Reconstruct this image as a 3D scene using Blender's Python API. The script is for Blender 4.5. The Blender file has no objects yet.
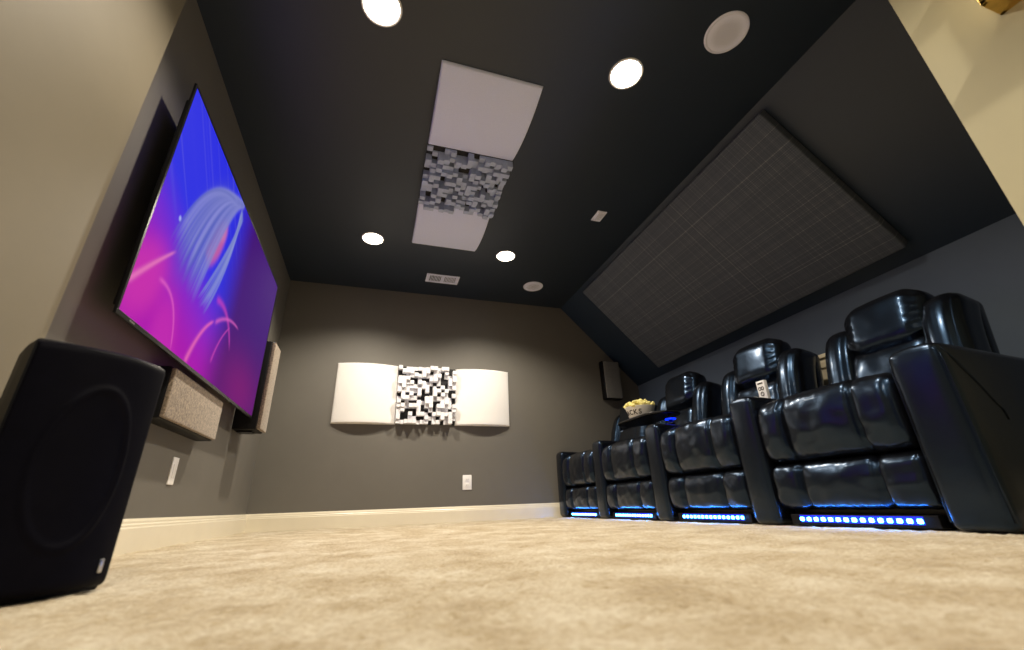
import bpy, math, random
import numpy as np
from mathutils import Vector, Matrix, Euler, noise as mnoise

C = bpy.context.scene.collection
random.seed(7)
PI = math.pi
rad = math.radians

# ------------------------------------------------------------------ dimensions (metres)
# x: to the right of the camera, y: towards the far wall, z: up
XL = -0.99          # screen wall
XN = -0.93          # thicker stretch of wall near the camera
YN = 1.494          # where that stretch ends
YB = 4.50           # far wall
ZC = 2.418          # flat ceiling
XS = 2.13           # flat ceiling meets slope
XK = 3.10           # knee wall
ZK = ZC - (XK - XS)
YR = -2.2           # rear limit of what is built
XR = 1.70           # short wall on the right beside the camera
YRW = 0.52

# ------------------------------------------------------------------ materials
def new_mat(name):
    m = bpy.data.materials.new(name); m.use_nodes = True
    return m, m.node_tree.nodes, m.node_tree.links, m.node_tree.nodes['Principled BSDF']

def ramp(nt, links, fac, stops):
    r = nt.new('ShaderNodeValToRGB')
    els = r.color_ramp.elements
    while len(els) < len(stops): els.new(0.5)
    for e, (p, c) in zip(els, stops):
        e.position = p; e.color = (*c, 1)
    links.new(fac, r.inputs[0])
    return r.outputs[0]

def tex_noise(nt, links, scale, detail=4, rough=.6, coord='Object', stretch=None):
    tc = nt.new('ShaderNodeTexCoord')
    mp = nt.new('ShaderNodeMapping')
    if stretch: mp.inputs['Scale'].default_value = stretch
    links.new(tc.outputs[coord], mp.inputs[0])
    n = nt.new('ShaderNodeTexNoise')
    n.inputs['Scale'].default_value = scale
    n.inputs['Detail'].default_value = detail
    n.inputs['Roughness'].default_value = rough
    links.new(mp.outputs[0], n.inputs['Vector'])
    return n.outputs['Fac']

def bump(nt, links, bsdf, fac, strength, dist=.002):
    b = nt.new('ShaderNodeBump')
    b.inputs['Strength'].default_value = strength
    b.inputs['Distance'].default_value = dist
    links.new(fac, b.inputs['Height'])
    links.new(b.outputs[0], bsdf.inputs['Normal'])
    return b

def simple(name, col, rough=.5, metal=0, var=.06, scale=30, bstr=.1, bscale=200, bdist=.001, coat=0, spec=.5, croughness=.1):
    m, nt, ln, b = new_mat(name)
    f = tex_noise(nt, ln, scale)
    lo = tuple(max(0, c * (1 - var)) for c in col); hi = tuple(min(1, c * (1 + var)) for c in col)
    ln.new(ramp(nt, ln, f, [(.3, lo), (.7, hi)]), b.inputs['Base Color'])
    b.inputs['Roughness'].default_value = rough
    b.inputs['Metallic'].default_value = metal
    b.inputs['Coat Weight'].default_value = coat
    b.inputs['Coat Roughness'].default_value = croughness
    b.inputs['Specular IOR Level'].default_value = spec
    if bstr:
        bump(nt, ln, b, tex_noise(nt, ln, bscale), bstr, bdist)
    return m

def emit(name, col, strength):
    m, nt, ln, b = new_mat(name)
    b.inputs['Base Color'].default_value = (0.02, 0.02, 0.02, 1)
    b.inputs['Emission Color'].default_value = (*col, 1)
    b.inputs['Emission Strength'].default_value = strength
    return m

M = {}
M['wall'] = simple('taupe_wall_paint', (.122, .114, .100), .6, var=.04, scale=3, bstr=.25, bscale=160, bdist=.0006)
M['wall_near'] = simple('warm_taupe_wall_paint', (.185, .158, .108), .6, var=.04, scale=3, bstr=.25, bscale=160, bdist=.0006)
M['knee'] = simple('wall_paint_blue_spill', (.085, .118, .18), .6, var=.04, scale=3, bstr=.2, bscale=160, bdist=.0006)  # blue of the screen's light mixed into the wall colour
M['ceil'] = simple('charcoal_ceiling_paint', (.012, .019, .032), .45, var=.04, scale=3, bstr=.2, bscale=160, bdist=.0006)  # charcoal, with some blue screen light tinted in
M['slope'] = simple('slope_paint_blue_spill', (.010, .023, .050), .5, var=.04, scale=3, bstr=.2, bscale=160, bdist=.0006)  # blue light from the screen painted into the slope colour
M['cream'] = simple('cream_wall_paint', (.46, .425, .28), .65, var=.03, scale=3, bstr=.2, bscale=160, bdist=.0006)
M['trim'] = simple('cream_gloss_trim', (.74, .68, .54), .3, var=.03, scale=6, bstr=.05)
M['white'] = simple('white_plastic', (.80, .79, .80), .35, var=.02, bstr=.03)
M['slot'] = simple('dark_slot', (.02, .02, .02), .6, bstr=0)
M['blackp'] = simple('satin_black_plastic', (.005, .005, .006), .35, var=.2, bstr=.08, bscale=400, spec=.3)
M['blackm'] = simple('matt_black_cabinet', (.004, .004, .005), .5, var=.2, bstr=.15, bscale=500, spec=.2)
M['grille_black'] = simple('black_speaker_cloth', (.003, .003, .006), .5, var=.15, bstr=.3, bscale=700, spec=.04)
M['silver'] = simple('brushed_silver', (.55, .55, .55), .3, metal=1, bstr=.05)
M['brass'] = simple('aged_brass', (.62, .42, .12), .35, metal=1, var=.15, bstr=.1)
M['block'] = simple('pale_painted_wood_blocks', (.70, .70, .74), .55, var=.05, scale=20, bstr=.1)
M['block_base'] = simple('dark_backing_board', (.012, .012, .014), .8, bstr=.1)
M['popcorn'] = simple('buttery_popcorn', (.88, .74, .28), .6, var=.25, scale=60, bstr=.5, bscale=150, bdist=.003)
M['bowl'] = simple('white_bowl_glaze', (.80, .78, .74), .3, var=.02, bstr=0)
M['ink'] = simple('black_print', (.015, .015, .02), .5, bstr=0)
M['woodcream'] = simple('cream_painted_wood', (.70, .62, .45), .5, var=.05, bstr=.1)

def fabric(name, lo, hi, scale=260, rough=.9, bs=.5):
    m, nt, ln, b = new_mat(name)
    tc = nt.new('ShaderNodeTexCoord')
    n1 = nt.new('ShaderNodeTexNoise'); n1.inputs['Scale'].default_value = scale; n1.inputs['Detail'].default_value = 5; n1.inputs['Roughness'].default_value = .7
    ln.new(tc.outputs['Object'], n1.inputs['Vector'])
    ln.new(ramp(nt, ln, n1.outputs['Fac'], [(.3, lo), (.7, hi)]), b.inputs['Base Color'])
    b.inputs['Roughness'].default_value = rough
    b.inputs['Sheen Weight'].default_value = .2
    bump(nt, ln, b, n1.outputs['Fac'], bs, .0015)
    return m
M['panel_fabric'] = fabric('cream_acoustic_fabric', (.68, .665, .66), (.79, .775, .765))
M['panel_fabric_spill'] = fabric('acoustic_fabric_blue_spill', (.58, .63, .84), (.68, .72, .94))  # ceiling copy of the panel fabric, tinted lilac for bluish ambient light
M['block_spill'] = simple('painted_wood_blocks_blue_spill', (.36, .42, .58), .5, var=.1, scale=20, bstr=.1)  # ceiling copy of the blocks, coloured for the blue light reaching them
M['white_spill'] = simple('white_metal_blue_spill', (.66, .68, .84), .4, var=.02, bstr=.03)  # white fittings, bluish ambient light put into their colour
M['grille_taupe'] = fabric('flecked_taupe_grille_cloth', (.06, .045, .03), (.36, .28, .21), 95)
M['grille_grey'] = fabric('flecked_grey_grille_cloth', (.10, .10, .10), (.20, .20, .195), 120)

# crosshatched grey cloth of the big panel on the slope
def plaid():
    m, nt, ln, b = new_mat('grey_crosshatch_fabric')
    tc = nt.new('ShaderNodeTexCoord'); sx = nt.new('ShaderNodeSeparateXYZ')
    ln.new(tc.outputs['Object'], sx.inputs[0])
    def math_(op, a, bb=None, clamp=False):
        n = nt.new('ShaderNodeMath'); n.operation = op; n.use_clamp = clamp
        for i, v in enumerate((a, bb)):
            if v is None: continue
            if isinstance(v, (int, float)): n.inputs[i].default_value = v
            else: ln.new(v, n.inputs[i])
        return n.outputs[0]
    def lines(axis, seed, scale, pw):
        n = nt.new('ShaderNodeTexNoise'); n.noise_dimensions = '1D'
        n.inputs['Scale'].default_value = scale; n.inputs['Detail'].default_value = 1
        ln.new(math_('ADD', axis, seed), n.inputs['W'])
        a = math_('SUBTRACT', n.outputs['Fac'], .5)
        a = math_('MULTIPLY', a, pw, True)
        return a
    X, Y = sx.outputs[0], sx.outputs[1]
    # fine weave
    def weave(axis, per):
        s = math_('SINE', math_('MULTIPLY', axis, 2 * PI / per))
        return math_('POWER', math_('ADD', math_('MULTIPLY', s, .5), .5), 3)
    w = math_('ADD', weave(X, .012), weave(Y, .012))
    l = math_('ADD', lines(X, 3.1, 75, 2.6), lines(Y, 9.7, 75, 2.6))
    l2 = math_('ADD', lines(X, 13.1, 22, 2.2), lines(Y, 19.7, 22, 2.2))
    f = math_('ADD', math_('MULTIPLY', w, .16), math_('ADD', math_('MULTIPLY', l, .55), math_('MULTIPLY', l2, .25)), True)
    ln.new(ramp(nt, ln, f, [(0, (.058, .070, .100)), (.5, (.088, .103, .138)), (1, (.20, .21, .235))]), b.inputs['Base Color'])  # grey cloth shifted bluish in place of screen light
    b.inputs['Roughness'].default_value = .9
    bump(nt, ln, b, w, .4, .001)
    return m
M['plaid'] = plaid()

def leather():
    m, nt, ln, b = new_mat('black_leather')
    f1 = tex_noise(nt, ln, 7, 3, .55)
    f2 = tex_noise(nt, ln, 320, 2, .5)
    ln.new(ramp(nt, ln, f1, [(.3, (.003, .003, .004)), (.75, (.006, .006, .007))]), b.inputs['Base Color'])
    b.inputs['Roughness'].default_value = .27
    b.inputs['Specular IOR Level'].default_value = .6
    b.inputs['Specular Tint'].default_value = (.22, .50, 1, 1)  # tint stands in for blue screen reflections on the leather
    b.inputs['Coat Weight'].default_value = .2; b.inputs['Coat Roughness'].default_value = .16
    b1 = nt.new('ShaderNodeBump'); b1.inputs['Strength'].default_value = .25; b1.inputs['Distance'].default_value = .008
    ln.new(f1, b1.inputs['Height'])
    b2 = nt.new('ShaderNodeBump'); b2.inputs['Strength'].default_value = .25; b2.inputs['Distance'].default_value = .0008
    ln.new(f2, b2.inputs['Height']); ln.new(b1.outputs[0], b2.inputs['Normal'])
    ln.new(b2.outputs[0], b.inputs['Normal'])
    return m
M['leather'] = leather()

def carpet():
    m, nt, ln, b = new_mat('cream_plush_carpet')
    f1 = tex_noise(nt, ln, 5, 4, .6)
    f2 = tex_noise(nt, ln, 90, 4, .75)
    f3 = tex_noise(nt, ln, 420, 3, .8)
    mx = nt.new('ShaderNodeMath'); mx.operation = 'MULTIPLY_ADD'; ln.new(f1, mx.inputs[0]); mx.inputs[1].default_value = .46
    a = nt.new('ShaderNodeMath'); a.operation = 'MULTIPLY'; ln.new(f2, a.inputs[0]); a.inputs[1].default_value = .42
    ln.new(a.outputs[0], mx.inputs[2])
    mx2 = nt.new('ShaderNodeMath'); mx2.operation = 'MULTIPLY_ADD'; ln.new(f3, mx2.inputs[0]); mx2.inputs[1].default_value = .30
    ln.new(mx.outputs[0], mx2.inputs[2])
    ln.new(ramp(nt, ln, mx2.outputs[0], [(.40, (.24, .165, .08)), (.55, (.47, .37, .225)), (.70, (.72, .65, .51))]), b.inputs['Base Color'])
    b.inputs['Roughness'].default_value = .95
    b.inputs['Specular IOR Level'].default_value = .15
    b.inputs['Sheen Weight'].default_value = .35
    bump(nt, ln, b, f3, .8, .004)
    return m
M['carpet'] = carpet()
M['lamp_on'] = emit('lit_downlight_lens', (1, .90, .70), 22)
M['sconce_on'] = emit('lit_sconce_glass', (1, .85, .58), 3)
M['led'] = emit('blue_led', (.035, .28, 1), 75)
M['glow'] = emit('blue_led_halo', (.0, .01, 1), 1.2)  # blue halo around the LEDs, made as a glowing surface
M['ring'] = emit('blue_ring_light', (.0, .02, 1), 3)

# ------------------------------------------------------------------ mesh helpers
class MB:
    def __init__(s): s.v = []; s.f = []; s.smooth = []
    def add(s, vs, fs, smooth=False):
        o = len(s.v); s.v += [tuple(v) for v in vs]
        s.f += [tuple(i + o for i in f) for f in fs]; s.smooth += [smooth] * len(fs)
    def box(s, lo, hi, M4=None):
        x0, y0, z0 = lo; x1, y1, z1 = hi
        v = [Vector(p) for p in ((x0,y0,z0),(x1,y0,z0),(x1,y1,z0),(x0,y1,z0),(x0,y0,z1),(x1,y0,z1),(x1,y1,z1),(x0,y1,z1))]
        if M4: v = [M4 @ p for p in v]
        s.add(v, [(0,3,2,1),(4,5,6,7),(0,1,5,4),(1,2,6,5),(2,3,7,6),(3,0,4,7)])
    def rbox(s, c, h, r, n=6, k=4, fn=None, M4=None, nn=None):
        """rounded box, centre c, half sizes h, edge radius r"""
        r = min(r, min(h) * .999)
        nn = nn or (n, n, n)
        ax = []
        for i in range(3):
            inner = h[i] - r
            a = [-h[i] + r * (1 - math.cos(PI / 2 * j / k)) for j in range(k)]
            if inner > 1e-6: a += [-inner + 2 * inner * j / nn[i] for j in range(nn[i] + 1)]
            else: a += [0]
            a += [-t for t in reversed(a[:k])]
            ax.append(a)
        idx = {}; vs = []; fs = []
        def vid(p):
            key = tuple(round(t, 6) for t in p)
            if key in idx: return idx[key]
            q = [max(-(h[i] - r), min(h[i] - r, p[i])) for i in range(3)]
            d = Vector([p[i] - q[i] for i in range(3)])
            if d.length > 1e-9: d = d.normalized() * r
            w = Vector(q) + d
            if fn: w = Vector(fn(w.x, w.y, w.z))
            w = w + Vector(c)
            if M4: w = M4 @ w
            idx[key] = len(vs); vs.append(w); return idx[key]
        for a in range(3):
            b_, c_ = (a + 1) % 3, (a + 2) % 3
            for sgn in (-1, 1):
                for i in range(len(ax[b_]) - 1):
                    for j in range(len(ax[c_]) - 1):
                        q = []
                        for (ii, jj) in ((i, j), (i + 1, j), (i + 1, j + 1), (i, j + 1)):
                            p = [0, 0, 0]; p[a] = sgn * h[a]; p[b_] = ax[b_][ii]; p[c_] = ax[c_][jj]
                            q.append(vid(p))
                        if sgn < 0: q.reverse()
                        if len(set(q)) >= 3:
                            u = []
                            for t in q:
                                if t not in u: u.append(t)
                            fs.append(tuple(u))
        s.add(vs, fs, True)
    def lathe(s, prof, n=32, M4=None, smooth=True):
        vs = []; fs = []
        for (r, z) in prof:
            for i in range(n):
                a = 2 * PI * i / n; vs.append(Vector((r * math.cos(a), r * math.sin(a), z)))
        for k in range(len(prof) - 1):
            for i in range(n):
                j = (i + 1) % n
                fs.append((k * n + i, k * n + j, (k + 1) * n + j, (k + 1) * n + i))
        if M4: vs = [M4 @ v for v in vs]
        s.add(vs, fs, smooth)
    def disc(s, r, z, n=32, M4=None):
        vs = [Vector((r * math.cos(2 * PI * i / n), r * math.sin(2 * PI * i / n), z)) for i in range(n)]
        if M4: vs = [M4 @ v for v in vs]
        s.add(vs, [tuple(range(n))])
    def tube(s, pts, r, n=8, closed=False):
        pts = [Vector(p) for p in pts]; vs = []; fs = []; L = len(pts)
        for i, p in enumerate(pts):
            if closed: t = (pts[(i + 1) % L] - pts[i - 1]).normalized()
            else: t = (pts[min(i + 1, L - 1)] - pts[max(i - 1, 0)]).normalized()
            up = Vector((0, 0, 1)) if abs(t.z) < .9 else Vector((0, 1, 0))
            a = t.cross(up).normalized(); b = t.cross(a).normalized()
            for j in range(n):
                g = 2 * PI * j / n; vs.append(p + r * (math.cos(g) * a + math.sin(g) * b))
        for i in range(L if closed else L - 1):
            k = (i + 1) % L
            for j in range(n):
                m = (j + 1) % n; fs.append((i * n + j, i * n + m, k * n + m, k * n + j))
        if not closed: fs += [tuple(range(n)), tuple((L - 1) * n + j for j in reversed(range(n)))]
        s.add(vs, fs, True)
    def build(s, name, mat, parent=None, bevel=0, loc=None, fixn=True):
        me = bpy.data.meshes.new(name); me.from_pydata(s.v, [], s.f); me.update()
        me.polygons.foreach_set('use_smooth', s.smooth)
        me.materials.append(mat)
        if fixn:
            import bmesh
            bm = bmesh.new(); bm.from_mesh(me)
            bmesh.ops.recalc_face_normals(bm, faces=bm.faces)
            bm.to_mesh(me); bm.free()
        o = bpy.data.objects.new(name, me); C.objects.link(o)
        if loc: o.location = loc
        if parent: o.parent = parent
        if bevel:
            b = o.modifiers.new('bevel', 'BEVEL'); b.width = bevel; b.segments = 2; b.limit_method = 'ANGLE'
        return o

def thing(name, label, cat, loc=(0, 0, 0), rot=(0, 0, 0), group=None):
    o = bpy.data.objects.new(name, None); C.objects.link(o)
    o.empty_display_size = .05
    o.location = loc; o.rotation_euler = rot
    o['label'] = label; o['category'] = cat
    if group: o['group'] = group
    return o
def struct(o): o['kind'] = 'structure'; return o

# ------------------------------------------------------------------ the room shell
rng = np.random.default_rng(3)
def vnoise(X, Y, cell):
    gx = np.floor((X + 5) / cell).astype(int); gy = np.floor((Y + 5) / cell).astype(int)
    fx = (X + 5) / cell - gx; fy = (Y + 5) / cell - gy
    T = rng.random((gx.max() + 2, gy.max() + 2))
    fx = fx * fx * (3 - 2 * fx); fy = fy * fy * (3 - 2 * fy)
    return (T[gx, gy] * (1 - fx) * (1 - fy) + T[gx + 1, gy] * fx * (1 - fy) + T[gx, gy + 1] * (1 - fx) * fy + T[gx + 1, gy + 1] * fx * fy)

def carpet_floor():
    xs = np.concatenate([np.arange(-1.02, .1, .0075), np.arange(.1, 2.1, .0075), np.arange(2.1, 3.2, .03)])
    ys = np.concatenate([np.arange(-2.25, .25, .05), np.arange(.25, 1.3, .006), np.arange(1.3, 4.53, .011)])
    X, Y = np.meshgrid(xs, ys, indexing='ij')
    H = .0065 * vnoise(X, Y, .018) + .004 * vnoise(X, Y, .009) + .004 * vnoise(X, Y, .06) + .003 * vnoise(X, Y, .25)
    H = H - .0115
    nx, ny = len(xs), len(ys)
    co = np.stack([X, Y, H], -1).reshape(-1, 3)
    i = np.arange(nx - 1)[:, None] * ny + np.arange(ny - 1)[None, :]
    F = np.stack([i, i + ny, i + ny + 1, i + 1], -1).reshape(-1, 4)
    me = bpy.data.meshes.new('floor')
    me.vertices.add(len(co)); me.vertices.foreach_set('co', co.ravel())
    me.loops.add(F.size); me.loops.foreach_set('vertex_index', F.ravel().astype(np.int32))
    me.polygons.add(len(F)); me.polygons.foreach_set('loop_start', np.arange(0, F.size, 4, dtype=np.int32))
    me.polygons.foreach_set('loop_total', np.full(len(F), 4, dtype=np.int32))
    me.update(calc_edges=True); me.validate()
    me.polygons.foreach_set('use_smooth', np.ones(len(F), dtype=bool))
    me.materials.append(M['carpet'])
    o = bpy.data.objects.new('floor', me); C.objects.link(o); struct(o)
carpet_floor()

def prism(name, poly, axis, a, b, mat):
    """polygon in the two other axes, extruded from a to b along axis"""
    mb = MB(); n = len(poly)
    def P(p, t):
        return {'x': (t, p[0], p[1]), 'y': (p[0], t, p[1]), 'z': (p[0], p[1], t)}[axis]
    vs = [P(p, a) for p in poly] + [P(p, b) for p in poly]
    fs = [tuple(range(n)), tuple(range(2 * n - 1, n - 1, -1))] + [(i, i + n, (i + 1) % n + n, (i + 1) % n) for i in range(n)]
    mb.add(vs, fs)
    return struct(mb.build(name, mat))
T = .12
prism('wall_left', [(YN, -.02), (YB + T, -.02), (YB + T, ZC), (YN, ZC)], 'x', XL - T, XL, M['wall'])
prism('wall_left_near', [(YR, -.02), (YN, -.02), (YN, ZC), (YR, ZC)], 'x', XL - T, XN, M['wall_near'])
prism('wall_back', [(XL, -.02), (XK, -.02), (XK, ZK), (XS, ZC), (XL, ZC)], 'y', YB, YB + T, M['wall'])
prism('wall_right', [(YRW - .12, -.02), (YB + T, -.02), (YB + T, ZK), (YRW - .12, ZK)], 'x', XK, XK + T, M['knee'])
prism('wall_right_near', [(YR, -.02), (YRW, -.02), (YRW, ZC), (YR, ZC)], 'x', XR, XR + .16, M['cream'])
prism('wall_front_right', [(XR + .16, -.02), (XK, -.02), (XK, ZK), (XS, ZC), (XR + .16, ZC)], 'y', YRW - .12, YRW - .02, M['cream'])
prism('ceiling', [(XL - T, ZC), (XS, ZC), (XS + .05, ZC + T), (XL - T, ZC + T)], 'y', YR, YB + T, M['ceil'])
prism('ceiling_slope', [(XS, ZC), (XK, ZK), (XK + T, ZK), (XK + T, ZK + .05), (XS + .05, ZC + T)], 'y', YRW - .12, YB + T, M['slope'])

def baseboard(name, p0, p1, inward):
    """moulded profile swept from p0 to p1, inward = unit vector into the room"""
    prof = [(0, -.02), (.016, -.02), (.016, .098), (.013, .104), (.013, .112), (.009, .118), (.009, .127), (.004, .138), (0, .138)]
    mb = MB(); n = len(prof)
    vs = [(p[0] + inward[0] * d, p[1] + inward[1] * d, z) for p in (p0, p1) for d, z in prof]
    fs = [(i, i + 1, i + 1 + n, i + n) for i in range(n - 1)] + [tuple(range(n)), tuple(range(2 * n - 1, n - 1, -1))]
    mb.add(vs, fs); return struct(mb.build(name, M['trim']))
baseboard('baseboard_left', (XL, YN), (XL, YB), (1, 0))
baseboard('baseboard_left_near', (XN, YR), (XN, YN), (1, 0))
baseboard('baseboard_back', (XL, YB), (XK, YB), (0, -1))
baseboard('baseboard_right', (XK, YRW), (XK, YB), (-1, 0))
baseboard('baseboard_right_near', (XR, YR), (XR, YRW), (-1, 0))

# ------------------------------------------------------------------ ceiling lights
def spot(name, loc, energy, col, size=136, blend=.6, radius=.035, parent=None):
    l = bpy.data.lights.new(name, 'SPOT'); l.energy = energy; l.color = col
    l.spot_size = rad(size); l.spot_blend = blend; l.shadow_soft_size = radius
    o = bpy.data.objects.new(name, l); C.objects.link(o); o.location = loc
    if parent: o.parent = parent
    return o
WARM = (1, .89, .72)
def downlight(x, y, label, energy=100, size=136):
    t = thing('ceiling_light', label, 'ceiling light', (x, y, ZC), group='round recessed ceiling lights')
    mb = MB(); mb.lathe([(.084, .002), (.086, -.004), (.092, -.007), (.097, -.005), (.099, 0.002)], 40)
    mb.build('trim_ring', M['white'], t)
    mb = MB(); mb.lathe([(.0001, -.012), (.03, -.0115), (.06, -.009), (.086, -.003)], 40); mb.build('lens', M['lamp_on'], t)
    spot('lamp', (0, 0, -.03), energy, WARM, size=size, blend=.6 if size < 170 else .1, parent=t)
downlight(-.142, 1.435, 'round lit ceiling light cut by the top edge, nearest the screen wall')
downlight(1.218, 1.421, 'round lit ceiling light beside the large round ceiling speaker')
downlight(-.162, 3.49, 'round lit ceiling light near the far wall on the screen side', 165)
downlight(1.10, 3.48, 'round lit ceiling light between the blocky ceiling panel end and the small ceiling speaker', 165)
downlight(-.15, -.62, 'round lit ceiling light overhead behind the viewer, screen side', 110)
downlight(1.218, -.62, 'round lit ceiling light overhead behind the viewer, cream wall side', 90)

# ------------------------------------------------------------------ ceiling speakers, vent, plate
def ceiling_speaker(x, y, label):
    t = thing('ceiling_speaker', label, 'ceiling speaker', (x, y, ZC), group='round white ceiling speakers')
    mb = MB(); mb.lathe([(.098, 0.002), (.098, -.006), (.106, -.008), (.112, -.004), (.113, .002)], 48); mb.build('rim', M['white_spill'], t)
    m = MB(); m.lathe([(0.0001, -.0075), (.05, -.0072), (.098, -.006)], 48); m.build('grille', M['perf'], t)
def perf():
    m, nt, ln, b = new_mat('white_perforated_metal')
    tc = nt.new('ShaderNodeTexCoord'); v = nt.new('ShaderNodeTexVoronoi'); v.inputs['Scale'].default_value = 260
    v.inputs['Randomness'].default_value = 0
    ln.new(tc.outputs['Object'], v.inputs['Vector'])
    ln.new(ramp(nt, ln, v.outputs['Distance'], [(.25, (.25, .25, .26)), (.42, (.72, .74, .92))]), b.inputs['Base Color'])  # white metal with the ambient blue tinted in
    b.inputs['Roughness'].default_value = .5
    return m
M['perf'] = perf()
ceiling_speaker(1.613, 1.065, 'large round white ceiling speaker at the top of the picture')
ceiling_speaker(1.585, 4.02, 'round white ceiling speaker near the far wall, beside the slope')

t = thing('ceiling_vent', 'white rectangular air vent in the dark ceiling near the far wall', 'vent', (.565, 4.09, ZC))
mb = MB()
W, D = .175, .088
for lo, hi in (((-W, -D), (W, -D + .026)), ((-W, D - .026), (W, D)), ((-W, -D + .026), (-W + .03, D - .026)), ((W - .03, -D + .026), (W, D - .026)), ((-.012, -D + .026), (.012, D - .026))):
    mb.box((lo[0], lo[1], -.008), (hi[0], hi[1], .001))
mb.build('frame', M['white_spill'], t, bevel=.002)
mb = MB(); mb.box((-W + .02, -D + .02, -.0005), (W - .02, D - .02, .004)); mb.build('backing', M['slot'], t)
for sx in (-1, 1):
    mb = MB()
    for i in range(9):
        xx = sx * .078 - .062 + .124 * i / 8
        R = Matrix.Translation((xx, 0, -.004)) @ Matrix.Rotation(sx * rad(35), 4, 'Y')
        mb.box((-.0045, -D + .026, -.0008), (.0045, D - .026, .0008), R)
    mb.build('louvre', M['white_spill'], t)

t = thing('sensor_plate', 'small white rectangular plate alone on the dark ceiling', 'ceiling plate', (1.70, 2.66, ZC))
mb = MB(); mb.rbox((0, 0, -.003), (.044, .068, .005), .004, 2, 2); mb.build('plate', M['white_spill'], t)
mb = MB(); mb.rbox((0, 0, -.009), (.026, .046, .002), .0015, 2, 2); mb.build('insert', M['perf'], t)

# ------------------------------------------------------------------ acoustic panels
def curved_panel(name, label, w, h, thick, sag, Mx, group, axis='u', mat='panel_fabric'):
    """fabric panel, u across w, v across h; front bows out by sag along axis"""
    t = thing(name, label, 'acoustic panel', group=group)
    t.matrix_world = Mx
    N = 24; mb = MB(); vs = []; fs = []
    e = .012
    def front(u, v):
        a = u / (w / 2) if axis == 'u' else v / (h / 2)
        z = thick + sag * (1 - a * a)
        du = min(w / 2 - abs(u), h / 2 - abs(v))
        if du < e: z -= e * (1 - math.sqrt(max(0, 1 - (1 - du / e) ** 2)))
        return z
    us = sorted(set([-w/2, -w/2+.003, -w/2+.007, -w/2+.012] + [-w/2 + .012 + (w-.024) * i / N for i in range(N + 1)] + [w/2-.007, w/2-.003, w/2]))
    vv = sorted(set([-h/2, -h/2+.003, -h/2+.007, -h/2+.012] + [-h/2 + .012 + (h-.024) * i / N for i in range(N + 1)] + [h/2-.007, h/2-.003, h/2]))
    nu, nv = len(us), len(vv)
    for u in us:
        for v in vv: vs.append((u, v, front(u, v)))
    for i in range(nu - 1):
        for j in range(nv - 1):
            fs.append((i * nv + j, (i + 1) * nv + j, (i + 1) * nv + j + 1, i * nv + j + 1))
    ring = [i * nv for i in range(nu)] + [(nu - 1) * nv + j for j in range(1, nv)] + [i * nv + nv - 1 for i in range(nu - 2, -1, -1)] + [j for j in range(nv - 2, 0, -1)]
    b0 = len(vs)
    for r in ring: vs.append((vs[r][0], vs[r][1], .0))
    L = len(ring)
    for k in range(L):
        fs.append((ring[k], ring[(k + 1) % L], b0 + (k + 1) % L, b0 + k))
    mb.add(vs, fs, True)
    mb.build('fabric_face', M[mat], t)
    mb = MB(); mb.box((-w/2 + .02, -h/2 + .02, -.0), (w/2 - .02, h/2 - .02, .012)); mb.build('backing_board', M['block_base'], t)
    return t

def diffuser(label, w, Mx, seed, group, n=15, maxd=.10, mat='block'):
    t = thing('block_diffuser', label, 'sound diffuser', group=group); t.matrix_world = Mx
    rr = random.Random(seed)
    mb = MB(); mb.box((-w/2, -w/2, 0), (w/2, w/2, .014)); mb.build('backing_board', M['block_base'], t)
    s = w / n; mb = MB()
    for i in range(n):
        for j in range(n):
            k = rr.choice([0, 0, 0, .015, .03, .045, .06, .06, .075, .085, .085])
            if k == 0: continue
            d = .014 + k * maxd / .10
            x0 = -w/2 + i * s; y0 = -w/2 + j * s
            mb.box((x0 + .0006, y0 + .0006, .013), (x0 + s - .0006, y0 + s - .0006, d))
    mb.build('block_grid', M[mat], t)
    return t
# far wall row: local u -> +x, v -> +z, out -> -y
def wall_back_M(x, z): return Matrix(((1, 0, 0, x), (0, 0, -1, YB), (0, 1, 0, z), (0, 0, 0, 1)))
g = 'three square acoustic panels in a row on the far wall'
curved_panel('acoustic_panel', 'cream fabric panel left of the wooden blocks on the far wall', .60, .61, .02, .058, wall_back_M(-.112, 1.224), g)
diffuser('grid of white wooden blocks between two cream panels on the far wall', .605, wall_back_M(.492, 1.224), 11, g)
curved_panel('acoustic_panel', 'cream fabric panel right of the wooden blocks on the far wall', .60, .61, .02, .058, wall_back_M(1.097, 1.224), g)
# ceiling row: local u -> x, v -> y, out -> -z
def ceil_M(x, y): return Matrix(((1, 0, 0, x), (0, -1, 0, y), (0, 0, -1, ZC), (0, 0, 0, 1)))
g = 'three square acoustic panels in a row on the ceiling'
curved_panel('acoustic_panel', 'pale fabric ceiling panel on the near side of the wooden blocks', .60, .61, .016, .048, ceil_M(.482, 1.93), g, 'v', 'panel_fabric_spill')
diffuser('grid of wooden blocks on the ceiling between two pale panels', .605, ceil_M(.482, 2.54), 23, g, maxd=.09, mat='block_spill')
curved_panel('acoustic_panel', 'pale fabric ceiling panel beyond the wooden blocks, towards the far wall', .60, .61, .016, .048, ceil_M(.482, 3.15), g, 'v', 'panel_fabric_spill')

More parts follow.
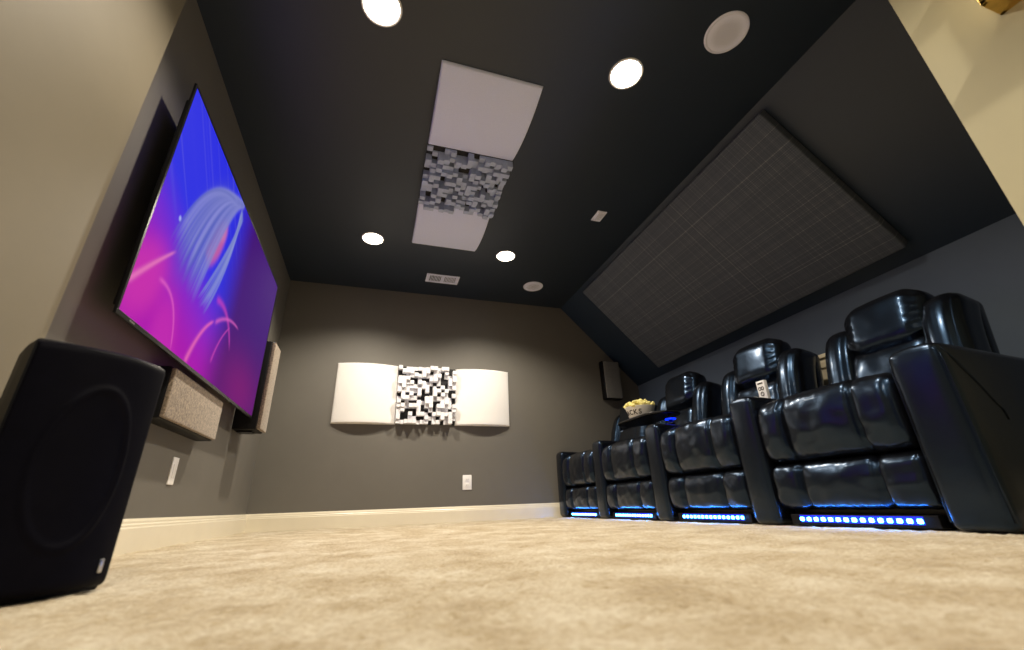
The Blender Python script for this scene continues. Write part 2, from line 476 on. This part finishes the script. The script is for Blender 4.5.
# big panel on the slope
sl = Vector((1, 0, -1)).normalized(); no = Vector((-1, 0, -1)).normalized()
c = Vector((XS, 0, ZC)) + sl * (.652) ; yc = (1.365 + 3.855) / 2
Mx = Matrix(((sl.x, 0, no.x, c.x), (0, 1, 0, yc), (sl.z, 0, no.z, c.z), (0, 0, 0, 1)))
t = thing('acoustic_panel', 'large grey crosshatched fabric panel on the sloped ceiling above the recliners', 'acoustic panel'); t.matrix_world = Mx
mb = MB(); mb.rbox((0, 0, .042), (.597, 1.245, .040), .012, 3, 3); mb.build('fabric_face', M['plaid'], t)
mb = MB(); mb.box((-.56, -1.22, 0), (.56, 1.22, .01)); mb.build('backing_board', M['block_base'], t)

# ------------------------------------------------------------------ wall plates
t = thing('wall_outlet', 'white outlet plate on the far wall below the acoustic panels', 'outlet', (.934, YB, .358))
mb = MB(); mb.rbox((0, -.003, 0), (.046, .004, .070), .003, 2, 2); mb.build('plate', M['white'], t)
for s in (-1, 1):
    mb = MB(); mb.rbox((0, -.0075, s * .027), (.019, .002, .017), .0018, 2, 2); k = mb.build('socket', M['white'], t)
    mb = MB()
    for dx in (-.007, .007): mb.box((dx - .0012, -.0105, s * .027 - .004), (dx + .0012, -.0094, s * .027 + .007))
    mb.build('slots', M['slot'], k)
t = thing('wall_switch', 'white cover plate low on the screen wall under the television', 'wall plate', (XL, 2.77, .36))
mb = MB(); mb.rbox((.003, 0, 0), (.004, .036, .068), .003, 2, 2); mb.build('plate', M['white'], t)
mb = MB(); mb.rbox((.008, 0, 0), (.002, .016, .034), .0015, 2, 2); mb.build('rocker', M['white'], t)

# ------------------------------------------------------------------ television
TX = -.87; TY0, TY1, TZ0, TZ1 = 1.64, 3.57, .781, 1.878
t = thing('television', 'large flat television on the screen wall showing a purple and magenta picture', 'television', (XL, (TY0 + TY1) / 2, TZ0))
def rel(o): pass
yc = (TY0 + TY1) / 2; W2 = (TY1 - TY0) / 2; HT = TZ1 - TZ0; dx = TX - XL
mb = MB(); mb.rbox((dx - .024, 0, HT / 2), (.018, W2 - .05, HT / 2 - .05), .006, 2, 2); mb.build('back_housing', M['blackm'], t)
mb = MB()
bz = .012
mb.box((dx - .006, -W2, 0), (dx + .004, W2, bz + .006)); mb.box((dx - .006, -W2, HT - bz), (dx + .004, W2, HT))
mb.box((dx - .006, -W2, bz + .006), (dx + .004, -W2 + bz, HT - bz)); mb.box((dx - .006, W2 - bz, bz + .006), (dx + .004, W2, HT - bz))
mb.build('bezel', M['blackp'], t, bevel=.001)
mb = MB(); mb.rbox((.045, 0, HT / 2), (.045, .32, .22), .01, 2, 2); mb.build('wall_mount', M['blackm'], t)
mb = MB(); mb.box((dx + .003, -W2 + .09, .005), (dx + .0052, -W2 + .125, .011)); mb.build('badge', M['silver'], t)

# screen image: soft light streaks and rounded glowing forms, stored per vertex
def screen_mesh():
    nu, nv = 420, 240
    U, V = np.meshgrid(np.linspace(0, 1, nu), np.linspace(0, 1, nv), indexing='ij')
    def mix(a, b, f): return a * (1 - f[..., None]) + np.array(b) * f[..., None]
    def sm(x, a, b): q = np.clip((x - a) / (b - a), 0, 1); return q * q * (3 - 2 * q)
    col = np.zeros((nu, nv, 3)) + np.array([.022, .026, .74])             # blue-violet
    g1 = sm(V + .18 * np.sin(U * 3), .66, .12)
    col = mix(col, (.40, .003, .40), g1)                                   # magenta lower half
    g2 = sm(U, .36, .60) ; col = mix(col, (.055, .003, .13), g2 * .93)     # darker plum right
    g2b = np.exp(-((U - .78) / .22) ** 2 - ((V - .08) / .2) ** 2); col = mix(col, (.20, .004, .16), g2b * .8)
    # slanting streaks across the blue part
    s = (U * 1.3 + V * .75); st = np.zeros_like(s)
    for k in range(26):
        c0 = rng.random() * 1.5; w = .004 + .014 * rng.random()
        st += rng.random() * np.exp(-((s - c0) / w) ** 2)
    m = sm(V, .30, .75) * (1 - sm(U, .30, .55)); col = mix(col, (.13, .12, .72), np.clip(st * .5, 0, 1) * m * .7)
    AS = 1.76
    def strand(P0, P1, P2, w0, c, a):
        """soft tapering stroke along a quadratic curve"""
        nonlocal col
        tt = np.linspace(0, 1, 15)
        X = (1 - tt) ** 2 * P0[0] + 2 * tt * (1 - tt) * P1[0] + tt * tt * P2[0]
        Y = (1 - tt) ** 2 * P0[1] + 2 * tt * (1 - tt) * P1[1] + tt * tt * P2[1]
        best = np.full(U.shape, 9.0); ba = np.zeros(U.shape)
        for q in range(14):
            ax, ay = X[q] * AS, Y[q]; bx_, by_ = X[q + 1] * AS, Y[q + 1]
            ex, ey = bx_ - ax, by_ - ay; L2 = ex * ex + ey * ey
            h = np.clip(((U * AS - ax) * ex + (V - ay) * ey) / L2, 0, 1)
            d = np.hypot(U * AS - ax - h * ex, V - ay - h * ey); mask = d < best
            best = np.where(mask, d, best); ba = np.where(mask, (q + h) / 14, ba)
        w = w0 * (1.1 - .6 * ba)
        col = mix(col, c, a * np.exp(-(best / w) ** 2) * np.clip(ba * 12, 0, 1) * np.clip((1 - ba) * 8, 0, 1))
    def blob(u, v, ru, rv, ang, c, a, p=2):
        nonlocal col
        X = (U - u) * AS; Y = V - v; ca, sa = math.cos(ang), math.sin(ang)
        d = ((X * ca + Y * sa) / ru) ** 2 + ((-X * sa + Y * ca) / rv) ** 2
        col = mix(col, c, a * np.exp(-d ** p))
    # glowing rounded forms low on the left, thin bright arcs low in the middle
    blob(.04, .16, .13, .18, -.6, (.62, .03, .40), .7)
    blob(.18, .00, .11, .20, .2, (.55, .02, .42), .7)
    strand((-.01, .09), (.06, .24), (.13, .36), .012, (.85, .22, .50), .65)
    strand((.09, .20), (.20, .24), (.23, -.02), .009, (.80, .12, .55), .6)
    strand((.31, -.02), (.35, .20), (.43, .28), .016, (.85, .14, .45), .7)
    strand((.40, .38), (.52, .44), (.60, .22), .018, (.60, .05, .48), .6)
    strand((.43, .27), (.52, .40), (.64, .38), .012, (.75, .12, .55), .6)
    strand((.47, .08), (.49, .24), (.56, .34), .010, (.62, .06, .46), .6)
    # warm pink oval, then pale strands falling over and beside it
    blob(.315, .62, .070, .155, -.30, (.55, .11, .33), .95, 3)
    blob(.335, .70, .045, .06, -.3, (.68, .24, .42), .5)
    blob(.275, .53, .035, .04, 0, (.62, .09, .26), .6)
    blob(.24, .62, .13, .34, -.45, (.08, .09, .50), .6, 2)
    for k in range(34):
        f = k / 33; j = rng.random()
        strand((.44 - .06 * f, 1.0 - .06 * f), (.36 - .20 * f, .98 - .12 * f), (.255 - .17 * f + .02 * j, .20 + .15 * f + .06 * j), .010 + .009 * j, (.10 + .16 * j, .13 + .14 * j, .45 + .2 * j), .6)
    for k in range(12):
        f = k / 11; j = rng.random()
        strand((.42 + .03 * f, .97 - .04 * f), (.455 - .06 * f, .62), (.345 - .06 * f, .22 + .05 * f + .05 * j), .007 + .007 * j, (.15 + .12 * j, .19 + .12 * j, .55 + .1 * j), .62)
    blob(.10, .48, .010, .012, 0, (.5, .6, .9), .7)
    col = np.clip(col, 0, 1)
    co = np.stack([np.full(U.shape, dx + .0022), -W2 + bz + U * (2 * W2 - 2 * bz), bz + .006 + V * (HT - 2 * bz - .006)], -1).reshape(-1, 3)
    i = np.arange(nu - 1)[:, None] * nv + np.arange(nv - 1)[None, :]
    F = np.stack([i, i + nv, i + nv + 1, i + 1], -1).reshape(-1, 4)
    me = bpy.data.meshes.new('screen'); me.from_pydata(co.tolist(), [], F.tolist()); me.update()
    at = me.color_attributes.new('picture', 'FLOAT_COLOR', 'POINT')
    at.data.foreach_set('color', np.concatenate([col, np.ones((nu, nv, 1))], -1).ravel())
    m, nt, ln, b = new_mat('lit_screen')
    a = nt.new('ShaderNodeVertexColor'); a.layer_name = 'picture'
    b.inputs['Base Color'].default_value = (.01, .01, .012, 1); b.inputs['Roughness'].default_value = .5; b.inputs['Specular IOR Level'].default_value = 0
    ln.new(a.outputs[0], b.inputs['Emission Color']); b.inputs['Emission Strength'].default_value = 1.0
    me.materials.append(m)
    o = bpy.data.objects.new('screen', me); C.objects.link(o); o.parent = t
screen_mesh()

# ------------------------------------------------------------------ wall speakers
t = thing('centre_speaker', 'wide taupe-grilled speaker mounted under the television', 'speaker', (XL, 2.612, .54))
mb = MB(); mb.rbox((.041, 0, .118), (.041, .368, .118), .005, 2, 2); mb.build('cabinet', M['blackm'], t)
mb = MB(); mb.rbox((.091, 0, .118), (.010, .362, .112), .006, 2, 3); mb.build('grille', M['grille_taupe'], t)
t = thing('wall_speaker', 'tall black speaker with taupe grille on the screen wall beyond the television', 'speaker', (XL, 3.70, .71))
mb = MB(); mb.rbox((.078, 0, .345), (.078, .110, .345), .005, 2, 2); mb.build('cabinet', M['blackm'], t)
mb = MB(); mb.rbox((.170, 0, .345), (.014, .103, .338), .006, 2, 3); mb.build('grille', M['grille_taupe'], t)
mb = MB(); mb.box((.02, -.05, -.012), (.12, .05, .001)); mb.build('bracket', M['blackp'], t)
t = thing('wall_speaker', 'small grey speaker high on the far wall beside the slope', 'speaker', (2.695, YB, 1.252))
mb = MB(); mb.rbox((0, -.04, .235), (.112, .04, .235), .005, 2, 2); mb.build('cabinet', M['blackm'], t)
mb = MB(); mb.rbox((.004, -.088, .235), (.103, .010, .226), .006, 2, 3); mb.build('grille', M['grille_grey'], t)

# ------------------------------------------------------------------ tower speaker in the foreground
A = Vector((-.682, 1.088)); B_ = Vector((-.525, 1.275))
ch = (B_ - A); w = ch.length; ang = math.atan2(ch.y, ch.x)
# local: +X along the chord, +Y away from the room (to the wall), front is -Y
t = thing('floor_speaker', 'black floor speaker with bowed cloth front standing nearest on the carpet', 'speaker', ((A.x + B_.x) / 2, (A.y + B_.y) / 2, 0), (0, 0, ang))
HS = .500; hw = w / 2; dep = .22; sag = .034
def outline(hw, sag, y0, y1, r=.02, n=20):
    pts = []
    for i in range(n + 1):
        u = -1 + 2 * i / n; pts.append((u * hw, y0 - sag * (1 - abs(u) ** 2)))
    pts += [(hw * .93, y0 + .3 * (y1 - y0)), (hw * .78, y0 + .7 * (y1 - y0)), (hw * .60, y1), (-hw * .60, y1), (-hw * .78, y0 + .7 * (y1 - y0)), (-hw * .93, y0 + .3 * (y1 - y0))]
    return pts
def extr(mb, pts, z0, z1, rtop=.008):
    n = len(pts); cx = sum(p[0] for p in pts) / n; cy = sum(p[1] for p in pts) / n
    rings = [(z0, .97), (z0 + rtop, 1), (z1 - rtop, 1), (z1 - rtop * .3, .985), (z1, .955)]
    vs = []
    for z, s in rings:
        for p in pts: vs.append((cx + (p[0] - cx) * s, cy + (p[1] - cy) * s, z))
    fs = []
    for k in range(len(rings) - 1):
        for i in range(n):
            j = (i + 1) % n; fs.append((k * n + i, k * n + j, (k + 1) * n + j, (k + 1) * n + i))
    fs += [tuple(range(n)), tuple(range((len(rings)) * n - 1, (len(rings) - 1) * n - 1, -1))]
    mb.add(vs, fs, False)
mb = MB(); extr(mb, outline(hw, sag * .7, .022, dep), .0, HS); mb.build('cabinet', M['blackm'], t)
# cloth front: curved sheet with a rounded rim and the pressed oval of the driver behind it
def front_cloth():
    nu, nz = 60, 90; vs = []; fs = []
    for i in range(nu + 1):
        u = -1 + 2 * i / nu
        for j in range(nz + 1):
            v = j / nz; z = .010 + v * (HS - .018)
            y = .006 - (sag + .010) * (1 - abs(u) ** 2)
            e = min(v, 1 - v) * HS
            if e < .02: y += .012 * (1 - math.sqrt(max(0, 1 - (1 - e / .02) ** 2)))
            dx_ = u * hw / .074; dz = (z - .245) / .158
            d = math.sqrt(dx_ * dx_ + dz * dz)
            y -= .004 * math.exp(-((d - 1) / .05) ** 2)
            if d < 1: y += .003 * (1 - d * d)
            vs.append((u * hw, y, z))
    for i in range(nu):
        for j in range(nz):
            fs.append((i * (nz + 1) + j, (i + 1) * (nz + 1) + j, (i + 1) * (nz + 1) + j + 1, i * (nz + 1) + j + 1))
    mb = MB(); mb.add(vs, fs, True); o = mb.build('grille', M['grille_black'], t)
    s = o.modifiers.new('thickness', 'SOLIDIFY'); s.thickness = .004; s.offset = 0
front_cloth()
mb = MB(); u = .80; yb = .006 - (sag + .010) * (1 - abs(u) ** 2)
R = Matrix.Translation((u * hw, yb - .003, .048)) @ Matrix.Rotation(rad(32), 4, 'Z')
mb.rbox((0, 0, 0), (.006, .0018, .013), .0015, 2, 2, M4=R); mb.build('badge', M['silver'], t)
for sx in (-1, 1):
    for y in (.05, .17):
        mb = MB(); mb.lathe([(.0001, -.012), (.016, -.012), (.018, -.002), (.014, .004), (.0001, .004)], 16, Matrix.Translation((sx * hw * .5, y, .002))); mb.build('foot', M['blackp'], t)

# ------------------------------------------------------------------ recliners
SX = 1.895
PITCH = .84
def groove(a, c, w): return math.exp(-((a - c) / w) ** 2)
def pad_fn(hx, hy, hz, bulge, gro, depth=.022, wr=0, seed=0):
    """front (-x) face bulges; vertical channels at y in gro"""
    def f(x, y, z):
        fz = max(0, 1 - (z / hz) ** 2)
        edges = [-hy] + list(gro) + [hy]
        seg = 0
        for a, b in zip(edges[:-1], edges[1:]):
            if a <= y <= b: seg = max(0, 1 - ((2 * y - a - b) / (b - a)) ** 2) ** .6
        face = max(0, min(1, (.35 * hx - x) / (1.2 * hx)))
        x -= bulge * face * fz ** .7 * (.35 + .65 * seg)
        for g_ in gro:
            x += depth * face * groove(y, g_, .010)
            z -= .010 * groove(y, g_, .012) * (1 if z > 0 else -.4) * (abs(z) / hz) ** 2
        if wr:
            n_ = mnoise.noise(Vector((y * 14 + seed, z * 22, seed)))
            x += wr * n_ * face
            e = abs(z) / hz
            z += wr * .8 * mnoise.noise(Vector((y * 60, seed, 3))) * e * e
        return (x, y, z)
    return f
def tilt(cx, cz, deg): return Matrix.Translation((cx, 0, cz)) @ Matrix.Rotation(rad(deg), 4, 'Y') @ Matrix.Translation((-cx, 0, -cz))

def make_arm(root, yc, outer=0, hy=.079):
    """arm block: flat front, rounded top; outer=-1/+1 adds side seam"""
    L = .88; hz = .313
    def f(x, y, z):
        # top slopes down slightly to the rear, top is crowned, flanks swell
        top = max(0, z) / hz
        xx = (x + L / 2) / L
        z -= .055 * top * max(0, xx - .12)
        z += .012 * top * max(0, 1 - (y / hy) ** 2)
        if x < -L / 2 + .06: x -= .010 * max(0, 1 - (y / hy) ** 2) * max(0, 1 - (z / hz) ** 4)
        y *= 1 + .05 * math.sin(PI * min(1, max(0, (z + hz) / (2 * hz))))
        return (x, y, z)
    mb = MB(); mb.rbox((L / 2, yc, hz + .002), (L / 2, hy, hz), .030, 8, 5, f, nn=(16, 6, 12))
    a = mb.build('arm', M['leather'], root)
    # piping along the front edges
    mb = MB()
    for s in (-1, 1):
        pts = [(.010, yc + s * (hy - .004), z) for z in (.03, .15, .3, .45, .56)] + [(.012, yc + s * (hy - .006), .588), (.03, yc + s * (hy - .008), .615), (.07, yc + s * (hy - .010), .620), (.25, yc + s * (hy - .010), .604), (.5, yc + s * (hy - .010), .587)]
        mb.tube(pts, .0035, 6)
    mb.build('piping', M['leather'], a)
    if outer:
        s = outer; y = yc + s * (hy * 1.045 + .001)
        mb = MB(); mb.tube([(.02, y - s * .006, .607), (.06, y, .560), (.12, y + s * .0005, .49), (.18, y + s * .001, .405), (.20, y + s * .001, .385), (.205, y + s * .001, .35)], .0022, 6)
        mb.build('side_seam', M['leather'], a)
    # cup holder let into the top
    mb = MB(); Mc = Matrix.Translation((.26, yc, .615))
    mb.lathe([(.028, -.02), (.036, -.006), (.040, .010), (.047, .010), (.048, .000), (.048, -.012)], 28, Mc)
    ch = mb.build('cup_holder', M['blackp'], a)
    mb = MB(); mb.lathe([(.036, .004), (.0385, .009), (.034, .004)], 28, Mc); mb.build('ring_light', M['ring'], ch)
    return a

def make_recliner(label, yc, far_arm=False, near_outer=False, recl=0, head=0, seed=0):
    root = thing('recliner', label, 'recliner', (SX, yc, 0), group='four black leather recliners side by side')
    L = M['leather']
    mb = MB(); mb.rbox((.50, 0, .062), (.40, .335, .056), .01, 2, 2); mb.build('base', M['blackp'], root)
    gr = (-.165, .175)
    hx, hy, hz = .060, .338, .103
    mb = MB(); mb.rbox((.080, 0, .172), (hx, hy, hz), .040, 30, 6, pad_fn(hx, hy, hz, .030, gr, .030, .006, seed), nn=(2, 56, 8))
    mb.build('footrest', L, root)
    hx, hy, hz = .075, .338, .150
    def fu(x, y, z, g0=pad_fn(hx, hy, hz, .040, gr, .034, .007, seed + 5)):
        x, y, z = g0(x, y, z)
        z += .016 * max(0, z / hz) * (1 - (y / .338) ** 2)
        return x, y, z
    mb = MB(); mb.rbox((.088, 0, .425), (hx, hy, hz), .055, 30, 6, fu, nn=(3, 56, 10))
    mb.build('seat_front', L, root)
    mb = MB(); mb.rbox((.37, 0, .44), (.25, .335, .10), .05, 8, 4, nn=(6, 8, 3)); mb.build('seat', L, root)
    T_ = Matrix.Translation((.015, 0, .035)) @ tilt(.55, .45, 13 + recl)
    # rear shell
    mb = MB(); mb.rbox((.715, 0, .68), (.055, .335, .33), .045, 8, 4, M4=T_); mb.build('back_shell', L, root)
    # lumbar cushion
    hx, hy, hz = .085, .205, .195
    mb = MB(); mb.rbox((.625, 0, .64), (hx, hy, hz), .06, 10, 4, pad_fn(hx, hy, hz, .02, (), 0, .006, seed + 9), M4=T_, nn=(3, 14, 10)); mb.build('lumbar_cushion', L, root)
    # tall side bolsters
    for s in (-1, 1):
        hx, hy, hz = .115, .086, .305
        def fb(x, y, z):
            x -= .012 * (1 - (z / hz) ** 2)
            x += .05 * max(0, z / hz) ** 3          # top rolls back
            for g_ in (-.055, .055):                 # seams running up the front
                if x < 0: x += .006 * groove(y, g_, .006)
            ww = .003 * math.sin(z * 120 + 3 * mnoise.noise(Vector((z * 8, s, seed)))) * max(0, -z / hz) * (1 if x < 0 else 0)
            x += ww
            return x, y, z
        mb = MB(); mb.rbox((.625, s * .262 + (.008 if s < 0 else -.01), .72), (hx, hy, hz), .075, 10, 6, fb, M4=T_, nn=(5, 12, 44)); mb.build('side_bolster', L, root)
    # headrest with gathered ends
    hx, hy, hz = .105, .210, .156
    def fh(x, y, z):
        e = max(0, (abs(y) - .125) / .09)
        k = math.exp(-((abs(y) - .165) / .030) ** 2)
        th = math.atan2(z, -x)
        d = 1 - .075 * k * (.5 + .5 * math.sin(th * 15 + 2 * mnoise.noise(Vector((th * 2, y * 20, seed))))) - .05 * k
        bul = 1 + .07 * (1 - (y / hy) ** 2)
        n_ = 1 + .03 * mnoise.noise(Vector((x * 9 + seed, y * 9, z * 9)))
        return x * d * bul * n_, y, z * d * bul * n_
    mb = MB(); mb.rbox((.605, -.01, .945 + head), (hx, hy, hz), .085, 12, 8, fh, M4=T_, nn=(4, 60, 12)); mb.build('headrest', L, root)
    # light strip under the footrest
    mb = MB(); mb.box((.030, -.30, .006), (.070, .30, .050)); st = mb.build('light_strip', M['blackm'], root, bevel=.003)
    mb = MB(); mb.box((.0285, -.252, .017), (.031, .252, .046)); mb.build('led_halo', M['glow'], st)  # glowing strip added to imitate the LEDs' halo
    proto = None
    for i in range(15):
        y = -.240 + .480 * i / 14
        if proto is None:
            mb = MB(); mb.rbox((0, 0, 0), (.004, .009, .0075), .0039, 2, 4); proto = mb.build('led', M['led'], st); o = proto
        else:
            o = proto.copy(); C.objects.link(o); o.parent = st
        o.location = (.028, y, .030)
    make_arm(root, -.428 if near_outer else -.42, -1 if near_outer else 0, .088 if near_outer else .079)
    if far_arm: make_arm(root, .42, 0)
    return root
make_recliner('nearest black leather recliner, at the right edge with its whole side showing', 1.43, near_outer=True, seed=1)
make_recliner('second black leather recliner from the right edge, small white carton at its arm', 2.27, seed=4, head=.035, recl=-2)
make_recliner('third black leather recliner from the right, its arm carrying the popcorn tray', 3.11, seed=7, head=.04, recl=-2)
make_recliner('farthest black leather recliner, in the corner against the far wall', 3.95, far_arm=True, seed=10)

# ------------------------------------------------------------------ tray, bowl, popcorn
t = thing('tray_table', 'round-ended black swivel tray fixed on a recliner arm, under the popcorn bowl', 'tray', (2.12, 3.02, .735))
mb = MB(); mb.rbox((0, 0, .006), (.15, .32, .009), .008, 8, 3, fn=lambda x, y, z: (x * math.sqrt(max(.05, 1 - max(0, abs(y) - .16) ** 2 / .030)) if abs(y) > .16 else x, y, z), nn=(6, 24, 1)); mb.build('tray_top', M['blackp'], t)
mb = MB(); mb.lathe([(.0001, -.085), (.030, -.085), (.030, -.075), (.016, -.070), (.016, 0), (.0001, 0)], 20, Matrix.Translation((.0, -.29, 0))); mb.build('post', M['blackp'], t)
mb = MB(); mb.lathe([(.031, -.050), (.040, -.049), (.040, -.043), (.031, -.042), (.016, -.042), (.016, -.050), (.031, -.050)], 28, Matrix.Translation((.0, -.29, 0))); mb.build('ring_light', M['ring'], t)
bx, by, bz_ = 2.08, 3.04, .750
BS = .74
t = thing('snack_bowl', 'white snack bowl with black lettering on the black tray', 'bowl', (bx, by, bz_))
mb = MB(); mb.lathe([(r_ * BS, z_) for r_, z_ in [(.0001, .000), (.118, .000), (.128, .006), (.160, .086), (.164, .089), (.160, .090), (.155, .086), (.122, .010), (.0001, .008)]], 48); mb.build('bowl_body', M['bowl'], t)
def text_mesh(ch, size):
    cu = bpy.data.curves.new('t', 'FONT'); cu.body = ch; cu.size = size; cu.extrude = .0008; cu.align_x = 'CENTER'
    cu.offset = .0012
    o = bpy.data.objects.new('t', cu); C.objects.link(o)
    dg = bpy.context.evaluated_depsgraph_get(); me = bpy.data.meshes.new_from_object(o.evaluated_get(dg))
    vs = [v.co.copy() for v in me.vertices]; fs = [tuple(p.vertices) for p in me.polygons]
    bpy.data.objects.remove(o); bpy.data.curves.remove(cu); bpy.data.meshes.remove(me)
    return vs, fs
mb = MB()
for i, c_ in enumerate('SNACKS'):
    # reading left to right as seen from the screen side
    a = rad(130) + rad(21) * i
    vs, fs = text_mesh(c_, .052)
    z0 = .024
    out = []
    for v in vs:
        zz = z0 + v.y
        r = (.128 + (zz - .006) / .080 * .032) * BS + .0012 + v.z
        aa = a + v.x / (.145 * BS)
        out.append((r * math.cos(aa), r * math.sin(aa), zz))
    mb.add(out, fs)
mb.build('lettering', M['ink'], t)
rp = random.Random(5)
def popcorn_proto(seed):
    rr = random.Random(seed); mb = MB()
    for k in range(5):
        d = Vector((rr.uniform(-1, 1), rr.uniform(-1, 1), rr.uniform(-.7, 1))).normalized() * .010
        r = rr.uniform(.008, .012)
        mb.rbox(tuple(d), (r, r, r), r * .999, 1, 3)
    return mb
protos = []
cnt = 0
for ringr, nring in ((0, 1), (.028, 6), (.054, 12), (.080, 18), (.105, 22)):
    for i in range(nring):
        a = 2 * PI * i / nring + rp.random() * .3
        r = ringr + rp.uniform(-.006, .006)
        zz = .083 + .052 * (1 - (ringr / .125) ** 2) + rp.uniform(-.006, .012)
        if len(protos) < 4:
            o = popcorn_proto(cnt).build('popcorn_piece', M['popcorn']); protos.append(o)
        else:
            o = rp.choice(protos).copy(); C.objects.link(o)
        o.location = (bx + r * math.cos(a), by + r * math.sin(a), bz_ + zz)
        o.rotation_euler = (rp.uniform(0, 6), rp.uniform(0, 6), rp.uniform(0, 6))
        o['label'] = 'yellow popped popcorn piece heaped in the white snack bowl'; o['category'] = 'popcorn'; o['group'] = 'popcorn in the snack bowl'
        cnt += 1
# fill below the heap so no gap shows between the pieces
for i in range(40):
    o = rp.choice(protos).copy(); C.objects.link(o)
    r = .095 * math.sqrt(rp.random()); a = rp.random() * 2 * PI
    o.location = (bx + r * math.cos(a), by + r * math.sin(a), bz_ + .066 + .045 * (1 - (r / .125) ** 2)); o.rotation_euler = (rp.uniform(0, 6), 0, rp.uniform(0, 6))
    o['label'] = 'yellow popped popcorn piece heaped in the white snack bowl'; o['category'] = 'popcorn'; o['group'] = 'popcorn in the snack bowl'

# small printed carton standing on the arm
t = thing('snack_carton', 'small upright white carton with black printing on a recliner arm', 'carton', (2.15, 1.895, .640), (0, 0, rad(0)))
mb = MB(); mb.rbox((0, 0, .058), (.012, .028, .060), .002, 2, 2); mb.build('carton_body', M['white'], t)
mb = MB()
mb.box((-.0135, -.018, .098), (-.0118, .018, .106))
for (y, z, r) in ((.010, .072, .009), (-.009, .072, .009), (.000, .040, .011)):
    pts = [(-.0125, y + r * math.cos(q * PI / 6) * .9, z + r * math.sin(q * PI / 6)) for q in range(12)]
    mb.tube(pts, .0026, 6, True)
mb.build('printing', M['ink'], t)

# cream moulded pedestal behind the chairs
t = thing('pedestal', 'cream wooden pedestal with moulded top behind the gap between two recliners', 'pedestal', (2.99, 1.97, 0))
mb = MB(); mb.box((-.065, -.165, 0), (.065, .165, .93)); mb.build('body', M['woodcream'], t, bevel=.004)
mb = MB(); mb.box((-.078, -.180, .93), (.078, .180, .945)); mb.build('lower_moulding', M['woodcream'], t, bevel=.003)
mb = MB(); mb.box((-.070, -.172, .945), (.070, .172, .995)); mb.box((-.088, -.195, .995), (.088, .195, 1.022)); mb.build('top', M['woodcream'], t, bevel=.004)

# brass wall lamp on the cream wall beside the viewer
t = thing('wall_sconce', 'brass framed lit wall lamp on the cream wall, top right corner', 'wall lamp', (XR, .25, 1.445))
mb = MB()
w2, h2, d2 = .085, .30, .10
for y in (-w2, w2 - .014):
    for x in (-d2, -.014):
        mb.box((x, y, 0), (x + .014, y + .014, h2))
for z in (0, h2 - .014):
    mb.box((-d2, -w2, z), (0, w2, z + .014))
mb.build('frame', M['brass'], t, bevel=.002)
mb = MB(); mb.lathe([(.0001, .03), (.030, .03), (.034, .05), (.034, .24), (.030, .26), (.0001, .26)], 24, Matrix.Translation((-d2 / 2, 0, 0))); mb.build('glass_shade', M['sconce_on'], t)
pl = bpy.data.lights.new('sconce_light', 'POINT'); pl.energy = .6; pl.color = (1, .84, .55); pl.shadow_soft_size = .05
po = bpy.data.objects.new('sconce_light', pl); C.objects.link(po); po.parent = t; po.location = (-d2 - .06, 0, .15)

# ------------------------------------------------------------------ world, camera
w_ = bpy.data.worlds.new('world'); bpy.context.scene.world = w_; w_.use_nodes = True
bg = w_.node_tree.nodes['Background']; bg.inputs[0].default_value = (.4, .6, 1, 1); bg.inputs[1].default_value = .12

cam = bpy.data.cameras.new('camera'); co = bpy.data.objects.new('camera', cam); C.objects.link(co)
cam.sensor_width = 36; cam.lens = 426.668 / 1024 * 36
r = Vector((0.9542757673698858, -0.2969354275354007, -0.034454487153120036))
u = Vector((-0.08483907366367655, -0.3795500735097446, 0.921273072046848))
f = Vector((0.28663581665679005, 0.8762254810110902, 0.3873871642638392))
Mc = Matrix((( r.x, u.x, -f.x, 0), (r.y, u.y, -f.y, 0), (r.z, u.z, -f.z, .138), (0, 0, 0, 1)))
co.matrix_world = Mc
cam.clip_start = .02
cam.dof.use_dof = True; cam.dof.focus_distance = 2.9; cam.dof.aperture_fstop = 2.2
bpy.context.scene.camera = co
vs_ = bpy.context.scene.view_settings
vs_.view_transform = 'Standard'; vs_.look = 'None'; vs_.gamma = 1; vs_.exposure = 0
vs_.use_curve_mapping = False
